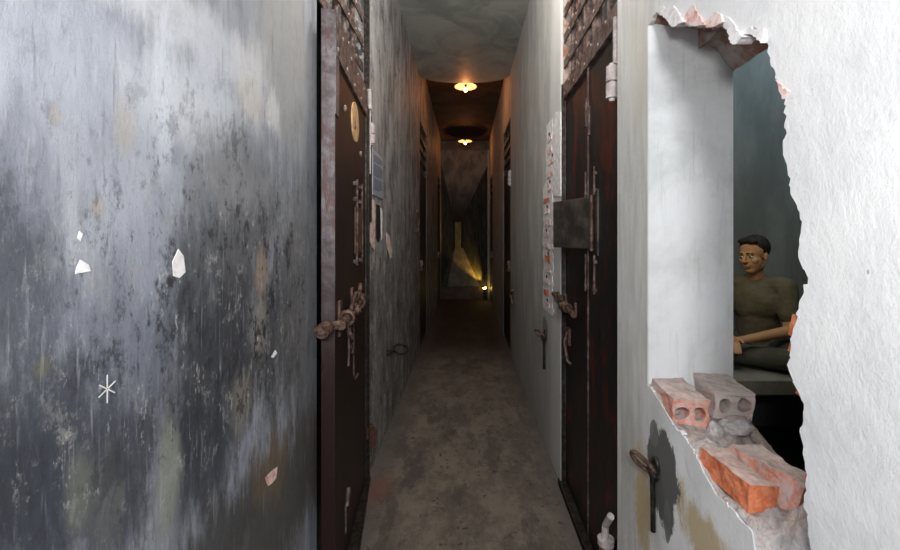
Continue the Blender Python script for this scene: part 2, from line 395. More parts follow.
# right wall: hole controls (front px, front py, back depth, back height)
HC = [(647, 27, 1.354, 2.03), (656, 11, 1.335, 2.04), (666, 18, 1.33, 2.04), (672, 26, 1.325, 2.045), (681, 21, 1.31, 2.05),
      (690, 27, 1.30, 2.06), (700, 25, 1.28, 2.07), (711, 27, 1.27, 2.07), (722, 24, 1.25, 2.06), (730, 34, 1.24, 2.055), (737, 43, 1.22, 2.05),
      (744, 40, 1.21, 2.04), (746, 31, 1.20, 2.035), (756, 28, 1.19, 2.03), (764, 34, 1.18, 2.02), (768, 48, 1.14, 1.98),
      (771, 66, 1.05, 1.9), (779, 84, .9, 1.8), (789, 94, .8, 1.75), (784, 104, .77, 1.72), (786, 130, .765, 1.68), (783, 152, .765, 1.64),
      (788, 175, .76, 1.60), (794, 200, .75, 1.56), (802, 222, .73, 1.53), (799, 240, .735, 1.50), (800, 262, .735, 1.46),
      (808, 278, .725, 1.43), (800, 300, .73, 1.39), (796, 322, .74, 1.35), (791, 345, .75, 1.31), (788, 368, .757, 1.27),
      (796, 388, .74, 1.23), (804, 404, .72, 1.20), (800, 428, .73, 1.17), (803, 450, .725, 1.13), (807, 475, .72, 1.09), (804, 500, .725, 1.05),
      (808, 525, .715, 1.0), (813, 560, .71, .95), (812, 610, .71, .86), (790, 606, .80, .86), (768, 590, .88, .87), (757, 556, .95, .88),
      (752, 532, 1.0, .895), (735, 512, 1.05, .90), (716, 495, 1.10, .905), (705, 475, 1.15, .915), (691, 447, 1.2, .935),
      (672, 422, 1.26, .96), (660, 402, 1.30, .98), (650, 386, 1.354, .99)]
def jag(P, sub, amp, seed, keep=()):
    """P: list of (d,z,bd,bz) closed -> subdivided and jittered"""
    rnd = random.Random(seed); out = []
    for i, p in enumerate(P):
        q = P[(i+1) % len(P)]; out.append(p)
        if i == len(P)-1: continue
        L = math.hypot(p[0]-q[0], p[1]-q[1]); k = max(1, int(L/sub))
        for j in range(1, k):
            t = j/k; v = [p[c]+(q[c]-p[c])*t for c in range(4)]
            a = amp*min(1, L/.03)
            v[0] += rnd.uniform(-a, a); v[1] += rnd.uniform(-a, a)
            v[2] += rnd.uniform(-a, a)*1.5; v[3] += rnd.uniform(-a, a)*1.5
            out.append(tuple(v))
    return out
JD = 1.335
ctrl = [(*pr(a, b), min(c, JD), d) for a, b, c, d in HC]
ctrl = [(a, b, c, (max(d, 2.14) if i < 17 else d)) for i, (a, b, c, d) in enumerate(ctrl)]
ctrl[0] = (JD, ctrl[0][1], JD, 2.15); ctrl[-1] = (JD, ctrl[-1][1], JD, .99)
hole = jag(ctrl, .008, .0045, 3)
cen = (1.0, 1.45)
def grow(p, e):   # push away from the hole's middle
    v = Vector((p[0]-cen[0], p[1]-cen[1])); v.normalize(); return (p[0]+v.x*e, p[1]+v.y*e)
wr_outer = [(ZB, 0), (D0, 0), (D0, DT), (D1, DT), (D1, 0), (E0, 0), (E0, 3.08), (E1, 3.08), (E1, 0),
            (G0, 0), (G0, 2.9), (G1, 2.9), (G1, 0), (ZE, 0), (ZE, CH2), (ZB, CH2)]
rnd = random.Random(5); core_f = []
for i, p in enumerate(hole):
    px = VX + XR*F/p[0]; py = VY + (EYE-p[1])*F/p[0]
    e = .006
    if py < 60 and 672 < px < 760: e = -.004*noise.noise(Vector((px*.08, 0, 0))) - .004
    if px > 780: e = .012
    g = grow(p, e); g = (min(g[0], JD), g[1])
    core_f.append((g[0], g[1]))
back = [(min(p[2], JD), p[3]) for p in hole]
XC = XR+.014
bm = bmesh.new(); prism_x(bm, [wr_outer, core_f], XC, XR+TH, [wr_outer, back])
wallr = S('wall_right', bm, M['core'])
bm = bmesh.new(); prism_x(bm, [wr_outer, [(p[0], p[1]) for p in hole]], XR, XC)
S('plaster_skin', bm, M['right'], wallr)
bm = bmesh.new(); box(bm, XR+.001, XR+TH+.002, JD-.004, JD+.004, 1.02, 2.4); S('jamb_plaster', bm, M['jamb'], wallr)

bm = bmesh.new(); q = [(.735, 2.10), (.765, 2.11), (.795, 2.10), (.822, 2.055), (.846, 2.03), (.846, 2.3), (.735, 2.3)]
A = [bm.verts.new((x, .95, z)) for x, z in q]; B = [bm.verts.new((x, JD-.004, z)) for x, z in q]
bm.faces.new(A); bm.faces.new(B[::-1])
for k in range(len(q)): bm.faces.new((A[k], A[(k+1) % len(q)], B[(k+1) % len(q)], B[k]))
rough(bm, .004, 20, 2, .03)
S('hanging_brick_core', bm, M['core'], wallr)
# the cell behind the right wall and the one behind the left door
def room(prefix, x0, x1, y0, y1, m):
    t = .1
    for nm, a in (('back', (x0, x1, y1, y1+t, 0, CH2)), ('front', (x0, x1, y0-t, y0, 0, CH2)),
                  ('side', (x1, x1+t, y0, y1, 0, CH2) if x1 > 0 and x1 > x0 else (x1-t, x1, y0, y1, 0, CH2))):
        a = list(a)
        if a[0] > a[1]: a[0], a[1] = a[1], a[0]
        bm = bmesh.new(); box(bm, *a); S('wall_%s_%s' % (prefix, nm), bm, m)
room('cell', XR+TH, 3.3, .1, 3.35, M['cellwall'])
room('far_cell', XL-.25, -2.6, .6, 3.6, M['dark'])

# broken sill: rubble surface
bot = [p for p in ctrl[40:]]
bm = bmesh.new(); NS, NT_ = 110, 44; grid = []
cum = [0]
for i in range(len(bot)-1): cum.append(cum[-1]+math.hypot(bot[i+1][0]-bot[i][0], bot[i+1][1]-bot[i][1]))
def lerpP(s):
    s *= cum[-1]
    for i in range(len(bot)-1):
        if s <= cum[i+1]+1e-9:
            t = (s-cum[i])/(cum[i+1]-cum[i]); return [bot[i][c]+(bot[i+1][c]-bot[i][c])*t for c in range(4)]
    return list(bot[-1])
for i in range(NS+1):
    p = lerpP(i/NS); row = []
    for j in range(NT_+1):
        t = j/NT_; x = XR+.002 + (TH-.002)*t
        e = t
        y = p[0]+(p[2]-p[0])*e; z = p[1]+(p[3]-p[1])*e
        v = Vector((x, y, z))
        h = .036*math.sin(math.pi*min(1, t*1.0))**.7 if 0 < t < 1 else 0
        env = min(1, t*10)*min(1, (1-t)*6+.15)
        h += (noise.fractal(v*14, 1, 2, 4)*.024 + abs(noise.noise(v*30))*.014 + noise.noise(v*75)*.005)*env
        k_ = max(0, 1-abs(y-.80)/.085)*min(1, t*5)*max(0, 1-abs(t-.38)/.42)
        h += .085*min(1, k_*1.8) - .05*max(0, 1-abs(t-.72)/.12)*max(0, 1-abs(y-.86)/.12)
        if 1.08 < y: h = h*.45 - .012*min(1, (y-1.08)/.05)*env
        v.z += h + .002
        v.x += noise.noise(v*40+Vector((5, 5, 5)))*.004*env
        row.append(bm.verts.new(v))
    grid.append(row)
for i in range(NS):
    for j in range(NT_): bm.faces.new((grid[i][j], grid[i+1][j], grid[i+1][j+1], grid[i][j+1]))
o = S('sill_rubble', bm, M['mortar'], wallr, True)

# ------------------------------------------------------------------ bricks
def hollow_brick(w_, h_, l_, hole_r, seed, m, m2=None):
    """two-hole brick, holes run along y; front face at y=0"""
    bm = bmesh.new()
    o_ = [(-w_/2, 0), (w_/2, 0), (w_/2, h_), (-w_/2, h_)]
    out = []
    for i in range(4):
        a, b = o_[i], o_[(i+1) % 4]
        for j in range(8): out.append((a[0]+(b[0]-a[0])*j/8, a[1]+(b[1]-a[1])*j/8))
    hs = []
    for cx in (-w_*.235, w_*.235):
        hs.append([(cx+hole_r*math.cos(2*math.pi*k/20), h_*.5+hole_r*1.1*math.sin(2*math.pi*k/20)) for k in range(20)])
    prism_x(bm, [out]+hs, 0, -l_)
    rot = Matrix.Rotation(R(-90), 4, 'Z')    # x -> -y
    bmesh.ops.transform(bm, matrix=rot, verts=bm.verts)
    es = [e for e in bm.edges if abs(e.verts[0].co.y-e.verts[1].co.y) > l_*.8]
    bmesh.ops.subdivide_edges(bm, edges=es, cuts=6)
    o = Vector((seed, seed, 0))
    for v in bm.verts:
        v.co += noise.noise_vector(v.co*25+o)*.007 + noise.noise_vector(v.co*70+o)*.0025
    return bm
def place(bm, name, m, loc, rot, label, cat, group=None):
    o = obj(name, bm, m); o.location = loc; o.rotation_euler = [R(a) for a in rot]
    return tag(o, label, cat, group)
G = 'broken bricks in the wall hole'
place(hollow_brick(.100, .082, .16, .0185, 1, 0), 'hollow_brick', M['clay'], (.632, 1.178, .966), (3, 0, -2),
      'reddish two-hole brick, left one under the white jamb', 'brick', G)
place(hollow_brick(.106, .078, .15, .0185, 8, 0), 'hollow_brick', M['clay_pale'], (.757, 1.193, .985), (3, 3, -5),
      'dusty two-hole brick beside the dark opening under the white jamb', 'brick', G)
def solid_brick(l_, w_, h_, seed, jit=.006):
    bm = bmesh.new(); box(bm, -w_/2, w_/2, -l_/2, l_/2, 0, h_)
    rough(bm, jit, 14, seed, .016)
    return bm
place(solid_brick(.175, .060, .054, 4, .008), 'broken_brick', M['orange'], (.617, .962, .924), (-1, 3, 2),
      'bright orange broken brick jutting from the sloping ledge', 'brick', G)
place(solid_brick(.21, .085, .06, 9, .012), 'broken_brick', M['clay'], (.705, .955, .925), (-3, 7, 4),
      'dusty pink brick behind the bright orange one', 'brick', G)
def lump(s, seed, name, m, loc, label, sc=(1, 1, 1)):
    bm = bmesh.new(); bmesh.ops.create_icosphere(bm, subdivisions=4, radius=s)
    for v in bm.verts:
        v.co *= 1 + .45*noise.fractal(v.co*(1.3/s)*.6+Vector((seed, 0, seed)), 1, 2, 4)
        v.co = Vector((v.co.x*sc[0], v.co.y*sc[1], v.co.z*sc[2]))
    o = obj(name, bm, m, None, True); o.location = loc
    return tag(o, label, 'rubble', 'mortar lumps in the wall hole')
lump(.034, 2, 'mortar_lump', M['mortar'], (.755, 1.165, .972), 'grey mortar lump clinging below the dusty two-hole brick', (1.35, .7, .8))
lump(.022, 5, 'mortar_lump', M['mortar'], (.690, 1.155, .972), 'small grey mortar lump between the two hollow bricks', (1, .8, 1.0))
lump(.05, 8, 'mortar_lump', M['mortar'], (.690, .80, .915), 'large whitish mortar lump below the end of the orange brick', (1.0, .8, .8))
def chunk(px, py, sx, sy, sz, seed, label):
    d, z = pr(px, py)
    bm = solid_brick(sy, sx, sz, seed, .004)
    o = obj('brick_end', bm, M['orange']); o.location = (XR+.03, d+.012, z-sz/2); o.rotation_euler = (R(8*seed), 0, R(5))
    return tag(o, label, 'brick', 'brick ends peeking from the hole edge')
chunk(797, 331, .03, .05, .040, 1, 'upper orange brick end at the right edge of the hole')
chunk(795, 347, .03, .05, .038, 2, 'lower orange brick end at the right edge of the hole')
chunk(799, 393, .03, .036, .03, 3, 'small orange brick end low on the right edge of the hole')
chunk(806, 472, .03, .03, .06, 3, 'orange brick sliver at the bottom right edge of the hole')
# flakes along the top of the hole
FL = [([(682, 23), (686, 14), (690, 8), (694, 4), (697, 11), (702, 18), (707, 25), (695, 26)], 'pinkflake', .004),
      ([(703, 26), (708, 19), (716, 12), (722, 14), (726, 22), (716, 27)], 'pinkflake', .005),
      ([(657, 12), (662, 6), (669, 9), (674, 5), (680, 13), (688, 22), (676, 27), (668, 20)], 'white', .008),
      ([(726, 16), (733, 22), (741, 31), (748, 37), (742, 44), (735, 43), (729, 33), (724, 26)], 'white', .010),
      ([(745, 34), (750, 27), (757, 31), (764, 28), (768, 37), (766, 43), (758, 37)], 'white', .007),
      ([(776, 80), (781, 84), (790, 92), (785, 99), (780, 91)], 'pinkflake', .003)]
for fi, (P, m, prj) in enumerate(FL):
    q = [pr(*p) for p in P]; P4 = [(a, b, a, b) for a, b in q]; P4.append(P4[0])
    q = [(a, b) for a, b, _, _ in jag(P4, .006, .0022, 60+fi)[:-1]]
    bm = bmesh.new(); prism_x(bm, [q], XR-.002, XR+.02)
    zm = sum(z for _, z in q)/len(q); zr = max(abs(z-zm) for _, z in q)
    for v in bm.verts:
        if v.co.x < XR: v.co.x -= prj*max(0, (zm-v.co.z)/zr+.3) + noise.noise(v.co*60)*.002
    S('plaster_flake', bm, M[m], wallr)

# ------------------------------------------------------------------ doors
def rivets(fn, pts, r, parent):
    for p in pts:
        bm = bmesh.new(); ball(bm, p, r, (.5, 1, 1), 8); fn('rivet', bm, M['rivet'], parent)
def strap(bm, x, y0, z0, y1, z1, w_, t):
    a = Vector((0, y0, z0)); b = Vector((0, y1, z1)); d = (b-a).normalized(); s = Vector((0, -d.z, d.y))*w_/2
    q = [a-s, b-s, b+s, a+s]
    A = [bm.verts.new((x-t/2, v.y, v.z)) for v in q]; B = [bm.verts.new((x+t/2, v.y, v.z)) for v in q]
    bm.faces.new(A); bm.faces.new(B[::-1])
    for k in range(4): bm.faces.new((A[k], A[(k+1) % 4], B[(k+1) % 4], B[k]))

# --- door_2 : near right door, closed
dr = empty('door_2', (XR, D0, 0), kind='structure')
def rp(name, bm, m, parent=None, smooth=False):
    return obj(name, bm, m, parent, smooth)
def sub(o, parent):
    """parent keeping world placement (mesh is written in world coordinates)"""
    o.parent = parent; o.matrix_parent_inverse = Matrix.Translation(-world_loc(parent)); return o
def world_loc(p):
    v = Vector((0, 0, 0))
    while p: v = v + p.location; p = p.parent
    return v
def W(name, bm, m, parent, smooth=False):
    o = obj(name, bm, m, None, smooth)
    if parent.type == 'EMPTY': sub(o, parent)
    else: o.parent = parent
    return o
bm = bmesh.new(); box(bm, .602, .622, D0+.012, 2.062, .03, 2.36); leafA = W('leaf', bm, M['doorR'], dr)
bm = bmesh.new(); box(bm, .606, .626, 2.066, D1-.012, .03, 2.36); leafB = W('leaf', bm, M['doorR'], dr)
bm = bmesh.new(); strap(bm, .600, 2.064, .05, 2.064, 2.34, .010, .008); W('cover_strip', bm, M['grate'], dr)
bm = bmesh.new(); box(bm, .588, .605, D0+.004, D1-.004, 2.335, 2.425); rail = W('riveted_rail', bm, M['grate'], dr)
rivets(W, [(.587, D0+.06+i*.105, 2.36+.045*(i % 2)) for i in range(9)], .009, rail)
bm = bmesh.new()
box(bm, .580, .602, D1-.022, D1-.001, .02, 2.43); box(bm, .584, .602, D0+.001, D0+.012, .02, 2.43)
W('frame', bm, M['iron_dark'], dr)
bm = bmesh.new(); box(bm, .560, .612, D0+.0, D1, 0, .022); box(bm, .560, .566, D0, D1, 0, .04)
W('sill', bm, M['iron_dark'], dr)
def hinge(cx, cy, z0, z1, r, m, parent, plate=True, s=1):
    h = (z1-z0)/2
    bm = bmesh.new(); tube(bm, [(cx, cy, z0+h+.004), (cx, cy, z1)], r, 14)
    tube(bm, [(cx, cy, z0), (cx, cy, z0+h-.004)], r*1.02, 14)
    tube(bm, [(cx, cy, z0-.012), (cx, cy, z1+.012)], r*.5, 10)
    if plate: box(bm, cx, cx+s*.03, cy-.005, cy+.05, z0+.01, z1-.01)
    return W('hinge', bm, m, parent, False)
hinge(.575, 1.655, 2.05, 2.175, .023, M['hinge'], dr)
bm = bmesh.new(); box(bm, .575, .60, 1.63, 1.645, 2.18, 2.36); W('hinge_strap', bm, M['hinge'], dr)
h = hinge(.566, 1.70, .02, .27, .027, M['hinge_red'], dr)
bm = bmesh.new(); tube(bm, [(.560, 1.70, .27), (.568, 1.71, .33), (.572, 1.66, .40)], .014, 10); tube(bm, [(.566, 1.70, .262), (.566, 1.70, .285)], .033, 14)
W('hinge_pin', bm, M['hinge'], h)
# hatch
bm = bmesh.new()
for y in (1.945, 2.085):
    for z0, z1 in ((1.70, 1.83), (1.24, 1.42)):
        tube(bm, [(.594, y, z0), (.594, y, z1)], .006, 8)
        for z in (z0+.02, z1-.03): box(bm, .588, .603, y-.012, y+.012, z-.008, z+.008)
W('hatch_guide', bm, M['grate'], leafA)
bm = bmesh.new(); box(bm, .596, .604, 1.905, 1.955, 1.42, 1.72); W('hatch_frame', bm, M['iron_grey'], leafA)
bm = bmesh.new(); tube(bm, [(.583, 1.95, 1.44), (.583, 1.95, 1.70)], .009, 10); W('hatch_hinge', bm, M['iron'], leafA)
bm = bmesh.new(); a = Vector((.583, 1.954, 0)); b = Vector((.470, 2.245, 0)); d = (b-a).normalized(); nn = Vector((-d.y, d.x, 0))*.006
q = [a-nn, b-nn, b+nn, a+nn]
A = [bm.verts.new((v.x, v.y, 1.45)) for v in q]; B = [bm.verts.new((v.x, v.y, 1.692)) for v in q]
bm.faces.new(A); bm.faces.new(B[::-1])
for k in range(4): bm.faces.new((A[k], A[(k+1) % 4], B[(k+1) % 4], B[k]))
bmesh.ops.bevel(bm, geom=bm.edges[:], offset=.002, segments=1, affect='EDGES')
flap = W('hatch_flap', bm, M['iron_grey'], dr)
for v in ((.08, 1.47), (.08, 1.67), (.26, 1.47), (.26, 1.67)):
    p = a + d*v[0] - nn*1.2; bm = bmesh.new(); ball(bm, (p.x, p.y, v[1]), .007, (1, 1, 1), 8); W('rivet', bm, M['rivet'], flap)
def bolt(parent, x, y0, y1, z, sgn, tilt=0):
    """horizontal round bolt with guide brackets and a padlock lug; sgn = side of wall it stands proud from"""
    bm = bmesh.new(); tube(bm, [(x, y0, z-abs(tilt)), (x, y1, z+abs(tilt))], .016, 14)
    b = W('bolt', bm, M['iron'], parent)
    bm = bmesh.new()
    for t in (.28, .72):
        y = y0+(y1-y0)*t; zz = z + (2*t-1)*abs(tilt)
        ring = [(x + .021*math.cos(u), y, zz + .021*math.sin(u)) for u in [2*math.pi*k/16 for k in range(16)]]
        tube(bm, ring, .007, 8, closed=True)
        box(bm, x+sgn*.036, max(x+sgn*.036, x+sgn*.05), y-.010, y+.010, zz-.03, zz+.03, .003)
    W('bolt_bracket', bm, M['iron'], b)
    bm = bmesh.new(); ym = (y0+y1)/2
    tube(bm, [(x, ym, z+.012), (x-sgn*.02, ym, z+.04), (x-sgn*.03, ym+.015, z+.062)], .010, 8)
    tube(bm, [(x-sgn*.002, ym-.05, z), (x-sgn*.028, ym-.05, z-.004), (x-sgn*.034, ym-.05, z-.004)], .018, 12)
    W('bolt_lug', bm, M['iron'], b)
    return b
b2 = bolt(dr, .556, 2.16, 2.66, 1.125, 1, -.022)
bm = bmesh.new(); box(bm, .585, .602, 2.40, 2.46, .88, .98, .004); tube(bm, [(.588, 2.43, .96), (.57, 2.43, .90), (.575, 2.38, .80), (.59, 2.36, .79)], .010, 8)
W('hasp', bm, M['iron'], dr)
bm = bmesh.new(); box(bm, .592, .604, 2.035, 2.06, 2.0, 2.14); box(bm, .590, .606, 2.07, 2.085, 2.05, 2.19); W('seam_clip', bm, M['grate'], dr)

# --- door_1 : near left door, ajar into the corridor, hinged at its far edge
dl = empty('door_1', (XL, 2.60, 0), kind='structure')
ang = math.atan2(.082, .88)
def LW(name, bm, m, parent=None, smooth=False):
    """leaf coordinates: u = distance from the hinge towards the camera, x = outwards; rotated by ang"""
    rot = Matrix.Translation(Vector((XL+.004, 2.58, 0))) @ Matrix.Rotation(-0.0, 4, 'Z')
    for v in bm.verts:
        u, x, z = v.co.y, v.co.x, v.co.z
        c, s_ = math.cos(ang), math.sin(ang)
        v.co = Vector((XL+.006 + u*s_ + x*c, 2.575 - u*c + x*s_, z))
    o = obj(name, bm, m, None, smooth)
    if parent is None: sub(o, dl)
    else: o.parent = parent
    return o
bm = bmesh.new(); box(bm, -.050, -.006, 0, .885, .04, 2.40); leaf = LW('leaf', bm, M['doorL'])
bm = bmesh.new(); box(bm, -.054, .0, .872, .895, .02, 2.42, .003); box(bm, -.005, .004, .83, .893, 2.0, 2.42); stile = LW('edge_stile', bm, M['edge'])
bm = bmesh.new(); box(bm, -.006, .006, .0, .875, 2.24, 2.40); lr = LW('riveted_rail', bm, M['grate'])
rivets(LW, [(.006, .06+i*.1, 2.27+.09*(i % 2)) for i in range(9)], .010, lr)
bm = bmesh.new(); box(bm, -.006, .004, 0, .03, .04, 2.4); LW('hinge_stile', bm, M['iron_dark'])
bm = bmesh.new(); tube(bm, [(-.006, .40, 2.10), (.001, .40, 2.10)], .100, 36)
DISC = NT('yellowed_painted_disc', .7); kk = DISC.noise((1, 1, 1), 30, 6, .7)
dc = LW('number_disc', bm, DISC.out(DISC.mix(DISC.sm(kk, .4, .66), (.60, .38, .19), (.42, .25, .12))))
bm = bmesh.new(); strap(bm, .002, .425, 2.055, .425, 2.10, .012, .002); strap(bm, .002, .40, 2.075, .44, 2.06, .008, .002); LW('painted_number', bm, M['iron_dark'], dc)
rivets(LW, [(.004, .26, 1.965), (.004, .70, 2.08)], .015, leaf)
# left hatch
bm = bmesh.new(); box(bm, -.004, .012, .24, .42, 1.42, 1.66, .003)
HT = simple('brown_hatch_paint', (.10, .05, .035), (.16, .09, .065), 12, .5, .2, .2); LW('hatch_flap', bm, HT, leaf)
bm = bmesh.new()
for y in (.25, .42):
    tube(bm, [(.010, y, 1.36), (.010, y, 1.80)], .007, 8)
    for z in (1.38, 1.70, 1.78): box(bm, -.006, .016, y-.014, y+.014, z-.01, z+.01)
LW('hatch_guide', bm, M['grate'], leaf)
# left bolt in leaf coordinates
bm = bmesh.new(); tube(bm, [(.03, .92, 1.152), (.03, .36, 1.19)], .018, 14); lb = LW('bolt', bm, M['iron'])
bm = bmesh.new(); tube(bm, [(-.030, .985, 1.145), (-.022, .935, 1.15)], .029, 18); tube(bm, [(-.030, .992, 1.145), (-.030, .98, 1.145)], .013, 10); tube(bm, [(-.022, .93, 1.15), (.03, .90, 1.155)], .018, 12)
LW('bolt_knob', bm, M['iron'], lb)
bm = bmesh.new()
for y, z in ((.80, 1.16), (.50, 1.18)):
    tube(bm, [(.03 + .027*math.cos(u), y, z + .027*math.sin(u)) for u in [2*math.pi*k/16 for k in range(16)]], .010, 8, closed=True)
    box(bm, -.006, .006, y-.02, y+.02, z-.075, z+.075, .003)
LW('bolt_bracket', bm, M['iron'], lb)
bm = bmesh.new()
tube(bm, [(.035, .66, 1.17), (.062, .66, 1.17)], .024, 14); tube(bm, [(.06, .66, 1.17), (.068, .66, 1.17)], .012, 10)
tube(bm, [(.035, .74, 1.18), (.045, .73, 1.23), (.05, .69, 1.25), (.045, .66, 1.235)], .009, 8)
tube(bm, [(.03, .58, 1.19), (.05, .58, 1.25), (.045, .54, 1.275)], .011, 8)
tube(bm, [(.02, .74, 1.13), (.03, .74, 1.08), (.04, .72, 1.06)], .012, 8)
LW('bolt_lug', bm, M['iron'], lb)
bm = bmesh.new()
tube(bm, [(.01, .52, 1.14), (.012, .53, .98), (.014, .54, .84), (.016, .5, .80), (.018, .44, .81)], .0045, 7)
tube(bm, [(.02, .70, 1.07), (.02, .70, .98), (.022, .62, .965), (.022, .60, 1.0), (.022, .66, 1.01), (.02, .70, .99), (.02, .71, .93)], .0045, 7)
LW('wire', bm, M['grate'], leaf)
bm = bmesh.new(); tube(bm, [(.012, .70, .30), (.012, .66, .36)], .010, 8); tube(bm, [(.006, .70, .18), (.006, .70, .30)], .005, 7); LW('foot_latch', bm, M['grate'], leaf)
# fixed bits: hinge, frame, sill
hinge(-.598, 2.665, 2.10, 2.22, .020, M['hinge'], dl, True, -1)
bm = bmesh.new(); box(bm, -.612, -.605, 2.615, 2.70, 1.60, 2.28); W('frame_plate', bm, M['iron_grey'], dl)
bm = bmesh.new(); tube(bm, [(-.60, 2.60, 2.42), (-.598, 2.61, 2.30)], .014, 8); tube(bm, [(-.60, 2.625, 1.9), (-.60, 2.625, 2.35)], .006, 8); W('hinge_rod', bm, M['hinge'], dl)
bm = bmesh.new(); box(bm, -.632, -.60, 2.598, 2.618, .02, 3.3); box(bm, -.66, -.63, 1.735, 1.76, .02, 3.3); W('frame', bm, M['iron_dark'], dl)
bm = bmesh.new()
q = [(-.60, 2.60), (-.475, 1.74), (-.485, 1.72), (-.625, 1.72), (-.625, 2.60)]
A = [bm.verts.new((x, y, .001)) for x, y in q]; B = [bm.verts.new((x, y, .016)) for x, y in q]
bm.faces.new(A); bm.faces.new(B[::-1])
for k in range(5): bm.faces.new((A[k], A[(k+1) % 5], B[(k+1) % 5], B[k]))
tube(bm, [(-.597, 2.60, .02), (-.472, 1.72, .02)], .008, 8)
W('sill', bm, M['iron_dark'], dl)

# --- transom gratings above both near doors
def grating(x, y0, y1, z0, z1, label, sgn):
    g = empty('transom_grating', (x, (y0+y1)/2, z0), label=label, cat='grating')
    k = 0; y = y0+.045
    while y < y1-.02:
        bm = bmesh.new(); tube(bm, [(x+sgn*.020, y, z0), (x+sgn*.020, y, z1)], .015, 12); W('bar', bm, M['grate'], g); y += .155
    z = z0+.135
    while z < z1-.02:
        bm = bmesh.new(); box(bm, x-.004, x+.004, y0, y1, z-.026, z+.026)
        c = W('crossbar', bm, M['grate'], g)
        rivets(W, [(x-sgn*.005, y0+.045+.155*i, z) for i in range(int((y1-y0)/.155))], .009, c)
        z += .155
    return g
grating(.600, D0+.003, D1-.003, 2.42, DT-.002, 'rusty iron grating above the closed right door', 1)
grating(-.640, 1.765, 2.595, 2.42, DT-.002, 'rusty iron grating above the ajar left door', -1)

# --- far doors
def far_door(n, x, s, y0, y1, zt, redtop=False):
    d = empty('door_%d' % n, (x, y0, 0), kind='structure')
    bm = bmesh.new(); box(bm, *sorted((x+s*.012, x+s*.05)), y0+.003, y1-.003, .02, 2.35); W('leaf', bm, M['doorR'], d)
    bm = bmesh.new(); box(bm, *sorted((x+s*.008, x+s*.028)), y0+.003, y1-.003, 2.35, 2.43)
    for i in range(5):
        y = y0+.1+i*.19
        if y < y1-.03: tube(bm, [(x+s*.036, y, 2.4), (x+s*.036, y, zt-.002)], .014, 8)
    zz = 2.58
    while zz < zt-.05:
        box(bm, *sorted((x+s*.006, x+s*.020)), y0+.003, y1-.003, zz-.025, zz+.025); zz += .16
    W('grating', bm, M['iron_dark'], d)
    bm = bmesh.new(); box(bm, *sorted((x+s*.002, x+s*.05)), y0+.002, y0+.02, .02, zt-.002); box(bm, *sorted((x+s*.002, x+s*.05)), y1-.02, y1-.002, .02, zt-.002); W('frame', bm, M['iron_dark'], d)
    bm = bmesh.new(); tube(bm, [(x-s*.02, y0-.06, 1.13), (x-s*.02, y0+.28, 1.13)], .016, 10)
    box(bm, *sorted((x-s*.03, x+s*.06)), y0+.08, y0+.12, 1.06, 1.2); W('bolt', bm, M['iron'], d)
    return d
far_door(3, XL, -1, E0+.15, E1+.1, 3.08); d4 = far_door(4, XR, 1, E0, E1, 3.08)
far_door(5, XL, -1, G0, G1, 2.9); far_door(6, XR, 1, G0, G1, 2.9)
hinge(.567, 5.40, 2.18, 2.36, .03, M['hinge'], d4)
# closed backs behind the far doors and the near left one
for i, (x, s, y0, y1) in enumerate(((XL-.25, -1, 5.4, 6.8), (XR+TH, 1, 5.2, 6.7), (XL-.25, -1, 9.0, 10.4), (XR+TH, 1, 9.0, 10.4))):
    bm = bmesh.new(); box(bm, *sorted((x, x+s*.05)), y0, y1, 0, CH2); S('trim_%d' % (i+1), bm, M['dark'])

# ------------------------------------------------------------------ exposed brick strip beside the right door
es = empty('wall_patch', (XR, 2.95, 1.1), label='cut strip of bare bricks and white plaster left of the closed right door', cat='wall patch')
bm = bmesh.new(); out = []
zs = [.98+i*.03 for i in range(45)]
rnd = random.Random(11)
Lp = [(3.13+rnd.uniform(-.03, .03)-(.13 if z > 1.9 else 0), z) for z in zs]; Rp = [(2.78+rnd.uniform(-.02, .02), z) for z in reversed(zs)]
prism_x(bm, [Lp+Rp], XR-.003, XR+.004); W('plaster_patch', bm, M['white'], es)
z = 1.03; i = 0
while z < 2.2:
    bm = bmesh.new(); y1 = 3.06+rnd.uniform(-.05, .03)-(.10 if z > 1.85 else 0); y0 = y1-rnd.uniform(.12, .22)
    hh = .028 if i % 3 == 1 else .018
    box(bm, XR-.007, XR+.002, y0, y1, z-hh*.8, z+hh*.8)
    rough(bm, .007, 16, i, .03); W('brick_end', bm, M['orange'] if i in (1, 4, 9) else M['pinkflake'], es)
    if i % 2 == 0:
        bm = bmesh.new(); ball(bm, (XR-.006, y0+.07, z+.035), .012, (.35, 1.3, 1), 10); W('brick_hole', bm, M['iron_dark'], es)
    z += .082; i += 1
def flat_patch(name, fn, x, s, pts, m, label, t=.004, seed=0):
    q = [fn(*p) for p in pts]; P4 = [(a, b, a, b) for a, b in q]
    P4.append(P4[0]); j = jag(P4, .02, .004, seed)[:-1]
    bm = bmesh.new(); prism_x(bm, [[(a, b) for a, b, _, _ in j]], x-s*t, x+s*.003)
    o = obj(name, bm, m); return tag(o, label, 'wall patch')
flat_patch('plaster_patch', pr, XR, 1, [(556, 112), (561, 112), (561, 196), (554, 196), (550, 170), (553, 135)], M['white'],
           'narrow white plaster fill along the top of the right door frame')
flat_patch('plaster_chip', pl, XL, -1, [(178, 249), (172, 262), (173, 276), (179, 278), (185, 272), (183, 256)], M['white'],
           'white drop-shaped chip in the dark left wall', .0015, 1)
flat_patch('plaster_chip', pl, XL, -1, [(80, 260), (76, 268), (75, 274), (90, 271), (88, 265)], M['white'],
           'small white chip left of the drop-shaped one', .0015, 2)
flat_patch('plaster_chip', pl, XL, -1, [(79, 231), (77, 238), (80, 241), (82, 234)], M['white'],
           'tiny white chip above the others on the left wall', .0012, 3)
